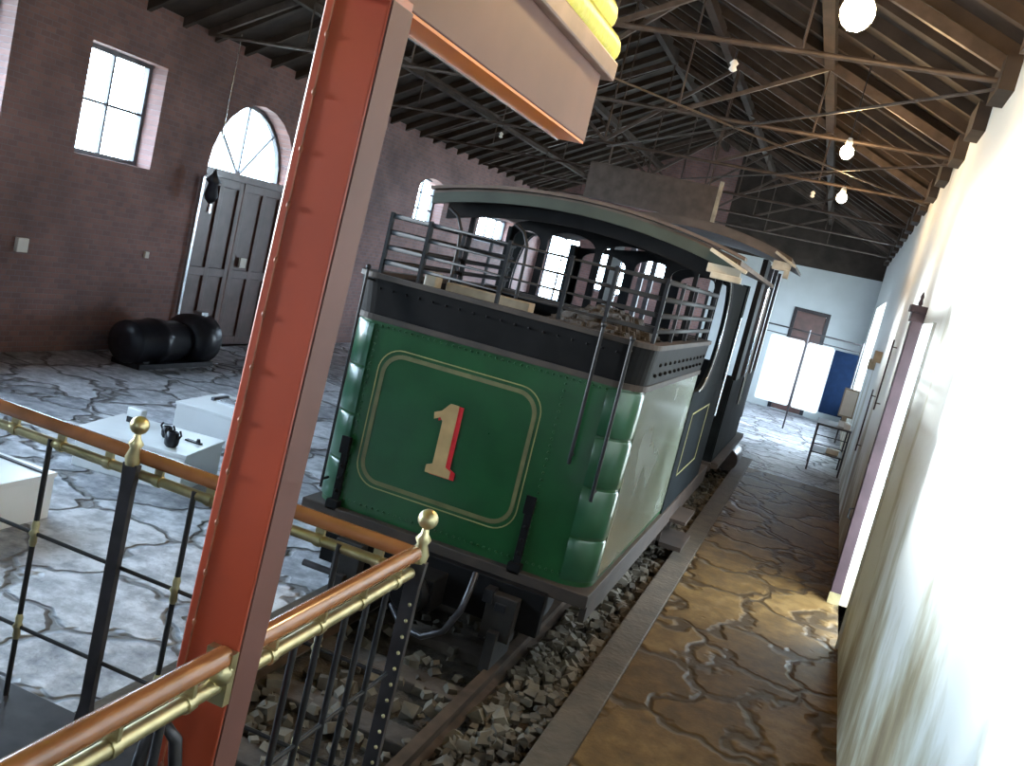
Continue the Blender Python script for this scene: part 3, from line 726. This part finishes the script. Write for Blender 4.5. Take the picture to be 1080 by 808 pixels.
# brown board hanging under the trusses
t = thing('hanging_board', 'plain brown board hanging under the roof above the locomotive cab', 'board', (-2.9, 13.6, 3.4), )
MB().box(-3.85, -1.95, 13.58, 13.63, 3.32, 3.84).build('panel', 'iron', t, bevel=.004)
MB().box(-1.96, -1.91, 13.56, 13.65, 3.28, 3.92).build('end_strip', 'pale', t)
for x in (-3.6, -2.1): MB().tube([(x, 13.6, 3.84), (x, 13.6, roofz(x)-.1)], .01, 6).build('hanger', 'iron', t)

# ------------------------------------------------------------------ carriage balcony in the foreground
car = thing('carriage_balcony', 'red carriage end balcony with brass handrails, square red post and yellow-edged roof', 'carriage', (-1.9, 1.2, 0))
def lean(q):   # the old post leans a touch
    q.v = [(x-.004+(z-2.4)*.022, y, z) for x, y, z in q.v]; return q
lean(MB().box(-1.002, -.872, 1.555, 1.645, .44, 2.70)).build('post', 'red', car, bevel=.004); post = bpy.data.objects['post']
o = lean(MB().box(-.872, -.868, 1.560, 1.642, .44, 2.68)).build('post_lit_side', 'fascia', post); o['label'] = 'side face of the post, pinkish wall reflection put in its colour'  # thin added strip whose colour holds the wall's reflection
q = MB(); q.box(-.983, -.980, 1.552, 1.556, .44, 2.70)
for i in range(22): q.ball((-.9815, 1.553, .50+i*.105), .0045, 6, 1.7)
o = lean(q).build('weld_seam', 'redseam', post)
# fascia beam with reflected orange light painted on its underside and metal inner edge
beam = MB().box(-.955, -.870, -1.5, 2.94, 2.685, 2.895).build('fascia_beam', 'fascia', car, bevel=.003)
o = MB().box(-.955, -.872, -1.5, 2.935, 2.677, 2.684).build('beam_soffit', 'orange', beam); o['label'] = 'underside of the beam, coloured with reflected orange light'
MB().box(-.962, -.955, -1.5, 2.93, 2.672, 2.70).build('beam_trim', 'steel', beam)
MB().prism([(-.99, 2.895), (-.845, 2.895), (-.845, 2.955), (-.99, 2.955)], 'xz', -1.5, 3.02).build('roof_lip', 'lip', car, bevel=.008)
def roll(x, z, r, y1):
    q = MB(); q.tube([(x, -1.5, z), (x, y1-r*.9, z), (x, y1-r*.55, z), (x, y1-r*.2, z), (x, y1, z)], [r, r, r*.92, r*.66, r*.05], 16); return q
roll(-.915, 3.005, .055, 3.10).build('roof_roll', 'yellow', car)
roll(-.945, 3.095, .062, 3.06).build('roof_roll', 'yellow', car)
q = MB(); n = 12; vs = []
for y in (-1.5, 3.0):
    for i in range(n+1):
        a = i/n; x = -.96-1.9*a; z = 2.96+.34*math.sin(a*PI)
        vs += [(x, y, z), (x, y, z+.05)]
k = 2*(n+1)
for i in range(n):
    a = 2*i; q.add(vs, [(a, a+2, a+3, a+1), (k+a, k+a+1, k+a+3, k+a+2), (a, k+a, k+a+2, a+2), (a+1, a+3, k+a+3, k+a+1)]) if i == 0 else q.f.extend([[a, a+2, a+3, a+1], [k+a, k+a+1, k+a+3, k+a+2], [a, k+a, k+a+2, a+2], [a+1, a+3, k+a+3, k+a+1]])
q.sm = [True]*len(q.f)
q.build('balcony_roof', 'yellow', car)
# floor, frame and wheels underneath
MB().box(-3.1, -.865, -1.4, 2.50, .36, .455).build('balcony_floor', 'darkiron', car, bevel=.006)
MB().box(-3.0, -.95, -1.4, 2.40, .16, .36).build('underframe', 'black', car)
for s in (-2.27, -1.27):
    q = MB(); q.lathe([(.24, -.05), (.24, .05)], (s, .8, .22), 24, 'x'); q.lathe([(.06, -.07), (.06, .07)], (s, .8, .22), 12, 'x'); q.build('wheel', 'wheel', car)
# handrails
YR = 2.44; XS = -.92; ZT = 1.405
def handrail(a, b, nm='handrail'):
    MB().tube([a, b], .023, 14).build(nm, 'wood', car)
    a2 = (a[0], a[1], a[2]-.058); b2 = (b[0], b[1], b[2]-.058)
    low = MB().tube([a2, b2], .0165, 12).build('lower_handrail', 'brass', car)
    n = max(2, int((V3(b)-V3(a)).length/.19))
    for i in range(n):
        q = MB(); p = V3(a).lerp(V3(b), (i+.5)/n); q.lathe([(.020, -.012), (.0215, 0), (.020, .012)], (p.x, p.y, p.z-.058), 10, 'x' if abs(a[0]-b[0]) > abs(a[1]-b[1]) else 'y')
        q.bar((p.x, p.y, p.z-.06), (p.x, p.y, p.z), .010, .03, (1, 0, 0))
        q.build('rail_bracket', 'brass', low)
handrail((-3.08, YR, ZT), (-.93, YR, ZT))
handrail((XS, 2.44, ZT), (XS, 1.62, ZT))
handrail((XS, 1.545, ZT-.0), (XS, -1.4, ZT))
q = MB(); q.box(-.955, -.895, 1.535, 1.556, 1.31, 1.42); q.ball((XS, 1.54, ZT-.03), .03, 10); q.build('rail_socket', 'brass', car)
# mid rails tie the balusters
MB().tube([(-3.08, YR-.01, 1.035), (-.93, YR-.01, 1.035)], .007, 8).build('mid_rail', 'blackiron', car)
MB().tube([(XS, 2.44, 1.035), (XS, -1.4, 1.035)], .0055, 8).build('mid_rail', 'guard', car)
MB().tube([(-3.08, YR-.01, .705), (-.93, YR-.01, .705)], .007, 8).build('mid_rail', 'blackiron', car)
def baluster(x, y):
    t = MB().tube([(x, y, .455), (x, y, 1.36)], .009, 8); t = t.build('baluster', 'blackiron', car)
    for zc in ((1.035, .705) if x < -1 else ()): MB().lathe([(.009, -.045), (.013, -.03), (.011, -.012), (.018, 0), (.011, .012), (.013, .03), (.009, .045)], (x, y, zc), 10).build('baluster_collar', 'brass', t)
for x in (-2.235, -1.665, -1.15, -2.55, -2.85): baluster(x, YR-.01)
for y in (2.30, 2.185, 2.07, 1.945, 1.83, 1.38, 1.15, .9, .6, .3): baluster(XS, y)
# newel posts with brass balls
def newel(x, y, ang):
    q = MB()
    pr = [(-.030, .455), (.030, .455), (.030, .50), (.021, .56), (.023, 1.30), (.028, 1.38), (-.028, 1.38), (-.023, 1.30), (-.021, .56), (-.030, .50)]
    q.prism([(x+a, z) for a, z in pr], 'xz', y-.012, y+.012)
    o = q.build('newel_post', 'darkiron', car, bevel=.002)
    q = MB(); q.lathe([(.022, 1.375), (.027, 1.40), (.016, 1.43), (.024, 1.445), (.012, 1.462), (.010, 1.478)], (x, y, 0), 14); q.ball((x, y, 1.505), .030, 16)
    q.build('newel_finial', 'brass', o)
    return o
newel(-1.90, YR-.02, 0); nw = newel(-.915, YR+.03, 0)
q = MB()
for i in range(14): q.ball((-.905, YR+.016, .60+i*.05), .006, 6)
q.build('newel_rivets', 'brass', nw)
# black curved handle behind the post foot
MB().tube([(-.93, 1.47, .70), (-.93, 1.47, 1.20), (-.935, 1.46, 1.26), (-.955, 1.45, 1.285), (-.98, 1.44, 1.27), (-.99, 1.44, 1.2), (-.99, 1.44, .7)], .013, 10).build('curved_handle', 'darkiron', car)

# ------------------------------------------------------------------ white showcases on the left
def case(nm, cx, cy, sx, sy, z0, z1, rot, label, extra=None):
    t = thing(nm, label, 'showcase', (cx, cy, 0), 'white showcases on the stone floor')
    R2 = Matrix.Rotation(rot, 3, 'Z')
    def B(name, x0, x1, y0, y1, a, b, m, bev=.006):
        q = MB().box(x0, x1, y0, y1, a, b)
        q.v = [tuple(V3((cx, cy, 0))+R2 @ V3(p)) for p in q.v]
        return q.build(name, m, t, bevel=bev)
    B('body', -sx/2, sx/2, -sy/2, sy/2, z0, z1-.03, 'case')
    B('top', -sx/2-.01, sx/2+.01, -sy/2-.01, sy/2+.01, z1-.03, z1, 'case')
    if z0 > .05: B('plinth', -sx/2+.1, sx/2-.1, -sy/2+.1, sy/2-.1, 0, z0, 'sleeper')
    else: pass
    return t
case('showcase', -4.58, 6.01, .86, .66, 0, .3, math.radians(12), 'low white showcase holding two small black pots')
case('showcase', -4.93, 7.50, .66, .76, 0, .3, math.radians(5), 'low white showcase farther back, with a flat tray on top, beside the red post')
c3 = case('showcase', -4.74, 4.30, 1.08, .70, 0, .3, math.radians(2), 'white showcase with a black edge strip, cut by the left edge of the picture')
MB().box(-5.26, -4.21, 4.575, 4.60, .298, .312).build('edge_strip', 'dark', c3)
for i, (x, y, r, h) in enumerate(((-4.29, 5.85, .052, .115), (-4.47, 6.02, .042, .088))):
    t = thing('black_pot', ['small black pot with two ears, larger one on the front showcase', 'small black pot, smaller one beside the eared pot'][i], 'pot', (x, y, .3))
    MB().lathe([(r*.7, 0), (r, .02), (r*1.05, h*.6), (r*.8, h), (r*.7, h), (r*.85, h*.5), (.01, .02)], (x, y, .3), 14).build('bowl', 'dark', t)
    for s in (-1, 1): MB().tube([(x+s*r, y, .3+h*.6), (x+s*(r+.022), y, .3+h*.9), (x+s*(r+.006), y, .3+h*1.2)], .008, 6).build('ear', 'dark', t)
q = MB(); q.box(-4.36, -4.22, 6.10, 6.14, .3, .312); q.lathe([(.02, 0), (.012, .03)], (-4.25, 6.12, .31), 10); tag(q.build('metal_clasp', 'dark', bevel=.002), 'small flat metal clasp lying at the right corner of the front showcase', 'clasp')
t = thing('ribbed_case', 'small white ribbed box on dark feet at the back left corner of the front showcase', 'box', (-4.84, 6.10, .3))
MB().box(-4.91, -4.77, 6.07, 6.14, .345, .42).build('body', 'case', t, bevel=.01)
MB().box(-4.90, -4.78, 6.07, 6.14, .3, .345).build('feet', 'dark', t)
t = thing('glass_tray', 'flat pale tray lying on the rear showcase', 'tray', (-4.95, 7.6, .3))
MB().box(-5.12, -4.78, 7.5, 7.7, .3, .315).build('base', 'steel', t)
for x in (-5.15, -4.78): MB().box(x, x+.03, 7.48, 7.72, .3, .33).build('rim', 'winframe', t)

# black motor lying against the left wall
t = thing('electric_motor', 'black cylindrical motor lying on the floor against the brick wall', 'motor', (-7.3, 9.5, 0))
q = MB(); q.lathe([(.10, 8.75), (.24, 8.78), (.25, 8.82), (.25, 9.15), (.27, 9.17), (.27, 9.30), (.24, 9.32), (.24, 9.62), (.20, 9.66), (.20, 9.76)], (-7.3, 0, .29), 22, 'y'); q.build('casing', 'dark', t)
q = MB(); q.lathe([(.20, 9.76), (.30, 9.80), (.31, 10.15), (.22, 10.22), (.06, 10.24)], (-7.3, 0, .32), 22, 'y'); q.build('drum', 'dark', t)
q = MB(); q.box(-7.5, -7.1, 8.85, 10.2, 0, .06); q.box(-7.42, -7.18, 9.0, 9.1, .05, .12); q.box(-7.42, -7.18, 9.9, 10.0, .05, .12); q.build('feet', 'dark', t)
MB().box(-7.36, -7.24, 9.98, 10.1, .62, .66).build('name_plate', 'steel', t)
tag(MB().box(XL, XL+.05, 7.72, 7.86, 1.09, 1.24).build('switch_box', 'switch', bevel=.006), 'cream square switch box on the brick wall at far left', 'switch box')
tag(MB().box(XL, XL+.03, 9.66, 9.73, 1.16, 1.24).build('socket_plate', 'switch', bevel=.004), 'tiny white plate on the brick wall between window and arched door', 'wall plate')
t = thing('hanging_lantern', 'dark lantern hanging on a long wire left of the arched door', 'lantern', (-7.72, 10.35, 2.0))
MB().tube([(-7.72, 10.35, 2.42), (-7.72, 10.35, roofz(-7.72)-.02)], .007, 6).build('wire', 'steel', t)
MB().lathe([(.02, .0), (.07, .05), (.09, .10), (.06, .25), (.10, .29), (.03, .38), (.012, .44)], (-7.72, 10.35, 1.98), 12).build('body', 'dark', t)
MB().box(-7.73, -7.69, 10.33, 10.37, 1.86, 1.98).build('tail', 'steel', t)
tag(MB().box(-7.97, -7.93, 10.42, 10.47, 0, 2.3).build('jamb_light_edge', 'steel', bevel=.004), 'slim added strip for the light jamb edge at the left side of the arched door', 'jamb edge')  # added strip marking the light edge of the door jamb

# ------------------------------------------------------------------ far end
t = thing('display_stand', 'metal rail frame carrying display boards at the far end', 'frame', (-.2, 21, 0))
for x in (-1.3, -.40, .70): MB().tube([(x, 21.06, 0), (x, 21.06, 2.18)], .018, 8).build('upright', 'darkiron', t)
MB().tube([(-1.3, 21.06, 2.12), (.70, 21.06, 2.12)], .016, 8).build('top_rail', 'darkiron', t)
MB().tube([(-1.3, 21.06, 1.96), (.70, 21.06, 1.96)], .010, 8).build('lower_rail', 'darkiron', t)
for i, (x0, x1) in enumerate(((-1.15, -.43), (-.37, .18))):
    tag(MB().prism(rrect(x0, x1, .50, 1.92, .05, 4), 'xz', 21.0, 21.042).build('display_board', 'screen'), ['bright white display board at the far end, left one nearer the locomotive', 'bright white display board at the far end, right one beside the navy board'][i], 'display board', 'white boards on the far frame')
tag(MB().prism(rrect(.20, .68, .55, 1.90, .02, 3), 'xz', 21.0, 21.042).build('navy_board', 'navy'), 'dark navy display board at the far end beside the white boards', 'display board')
t = thing('metal_table', 'thin-legged metal table with lower shelf against the right wall', 'table', (.50, 16.6, 0))
MB().box(.20, .74, 16.1, 17.1, .76, .79).build('table_top', 'darkiron', t)
MB().box(.22, .72, 16.12, 17.08, .30, .32).build('shelf', 'darkiron', t)
for x in (.22, .72):
    for y in (16.13, 17.07): MB().tube([(x, y, 0), (x, y, .76)], .014, 8).build('leg', 'darkiron', t)
for z in (.45, .60): MB().tube([(.22, 16.13, z), (.72, 16.13, z)], .009, 6).build('rung', 'darkiron', t)
t = thing('framed_picture', 'cream framed picture standing on the metal table', 'picture', (.5, 16.8, .79))
MB().box(.50, .70, 16.85, 16.88, .95, 1.38).build('picture_panel', 'switch', t); MB().box(.48, .72, 16.88, 16.90, .92, 1.41).box(.56, .64, 16.84, 16.92, .79, .93).build('frame', 'plank', t)
for i, (x, y, z, w_) in enumerate(((.60, 16.5, .79, .16), (.66, 16.25, .79, .10), (.55, 16.4, .32, .2))):
    tag(MB().box(x-w_/2, x+w_/2, y-.08, y+.08, z, z+.09).build('white_box', 'case', bevel=.006), ['white box on the metal table below the framed picture', 'small white box at the near end of the metal table', 'white box on the lower shelf of the metal table'][i], 'box')
# thin poles and bracket on the right wall between jamb and table
for i, (y, z0, z1) in enumerate(((11.2, 1.55, 2.35), (12.6, .9, 1.7))):
    x = xr(y)-.03
    t = thing('wall_hook_rod', ['thin dark rod fixed upright on the white wall, nearer one', 'thin dark rod fixed upright on the white wall, farther and lower one'][i], 'rod', (x, y, z0))
    MB().tube([(x-.02, y, z0), (x-.02, y, z1)], .009, 8).build('rod', 'jamb', t)
    for z in (z0+.08, z1-.08): MB().tube([(x-.02, y, z), (x+.04, y, z)], .007, 6).build('clip', 'jamb', t)
for i, (y, z) in enumerate(((14.0, 2.0), (15.3, 1.85))):
    tag(MB().box(xr(y)-.10, xr(y)+.0, y, y+.22, z, z+.16).build('wall_box', 'plank', bevel=.006), ['small drab box high on the white wall, nearer one', 'small drab box high on the white wall, farther one'][i], 'wall box')

# ------------------------------------------------------------------ light
wd = bpy.data.worlds.new('World'); S.world = wd; wd.use_nodes = True
nt = wd.node_tree; nt.nodes.clear()
out = nt.nodes.new('ShaderNodeOutputWorld'); bg = nt.nodes.new('ShaderNodeBackground')
bg.inputs[0].default_value = (.70, .86, 1.0, 1); bg.inputs[1].default_value = 27
nt.links.new(bg.outputs[0], out.inputs[0])
def portal(loc, rot, sx, sy, name='daylight_portal'):
    l = bpy.data.lights.new(name, 'AREA'); l.shape = 'RECTANGLE'; l.size = sx; l.size_y = sy
    l.cycles.is_portal = True
    o = bpy.data.objects.new(name, l); COL.objects.link(o); o.location = loc; o.rotation_euler = rot
    return o
# portals sit in the openings and emit nothing themselves
EX = (0, -PI/2, 0)      # facing +x
for (a0, a1, b0, b1) in ((8.3, 9.5, 2.22, 3.42), (10.6, 12.5, 2.42, 3.4), (16.9, 18.2, 2.38, 3.32), (20.3, 22.7, 2.35, 2.98), (4.8, 7.3, 1.8, 3.85), (2.1, 4.6, 1.8, 3.85), (-.6, 1.9, 1.8, 3.85)):
    portal((XL-.36, (a0+a1)/2, (b0+b1)/2), EX, b1-b0, a1-a0)
portal((-1.8, Y0-.32, 2.3), (PI/2, 0, 0), .8, .8).rotation_euler = (-PI/2, 0, 0)
portal((xr(8)+.4, 8.03, 1.26), (0, PI/2, 0), 2.52, 1.17)
portal((xr(19)+.42, 20.8, 1.95), (0, PI/2, 0), 2.1, 4.8)
for (a0, a1, b0, b1) in ((-7.75, -6.85, 1.1, 3.02), (-6.35, -5.35, 1.8, 3.02), (-5.1, -4.3, 2.4, 3.05)):
    portal(((a0+a1)/2, Y1+.32, (b0+b1)/2), (PI/2, 0, 0), a1-a0, b1-b0)

sl = bpy.data.lights.new('low_sun', 'SUN'); sl.energy = 9; sl.angle = math.radians(5); sl.color = (1, .98, .95)
so = bpy.data.objects.new('low_sun', sl); COL.objects.link(so)
e_, a_ = math.radians(2.6), math.radians(7)
so.rotation_euler = V3((math.cos(e_)*math.cos(a_), math.cos(e_)*math.sin(a_), -math.sin(e_))).to_track_quat('-Z', 'Y').to_euler()

# ------------------------------------------------------------------ camera
yaw, pitch, roll_ = math.radians(17.27), math.radians(7.69), math.radians(13.71)
F = V3((-math.sin(yaw)*math.cos(pitch), math.cos(yaw)*math.cos(pitch), -math.sin(pitch)))
r = V3((math.cos(yaw), math.sin(yaw), 0)); u = r.cross(F)
R = r*math.cos(roll_)+u*math.sin(roll_); U = -r*math.sin(roll_)+u*math.cos(roll_)
cam = bpy.data.cameras.new('camera'); co = bpy.data.objects.new('camera', cam); COL.objects.link(co)
cam.sensor_width = 36; cam.lens = 1000/1080*36; cam.clip_start = .05; cam.clip_end = 200
m = Matrix((R, U, -F)).transposed().to_4x4(); m.translation = (0, 0, 2.3); co.matrix_world = m
S.camera = co
S.view_settings.view_transform = 'Standard'; S.view_settings.look = 'None'
S.view_settings.gamma = 1; S.view_settings.use_curve_mapping = False
S.view_settings.exposure = 0
S.cycles.max_bounces = 8; S.cycles.diffuse_bounces = 5; S.cycles.transparent_max_bounces = 12
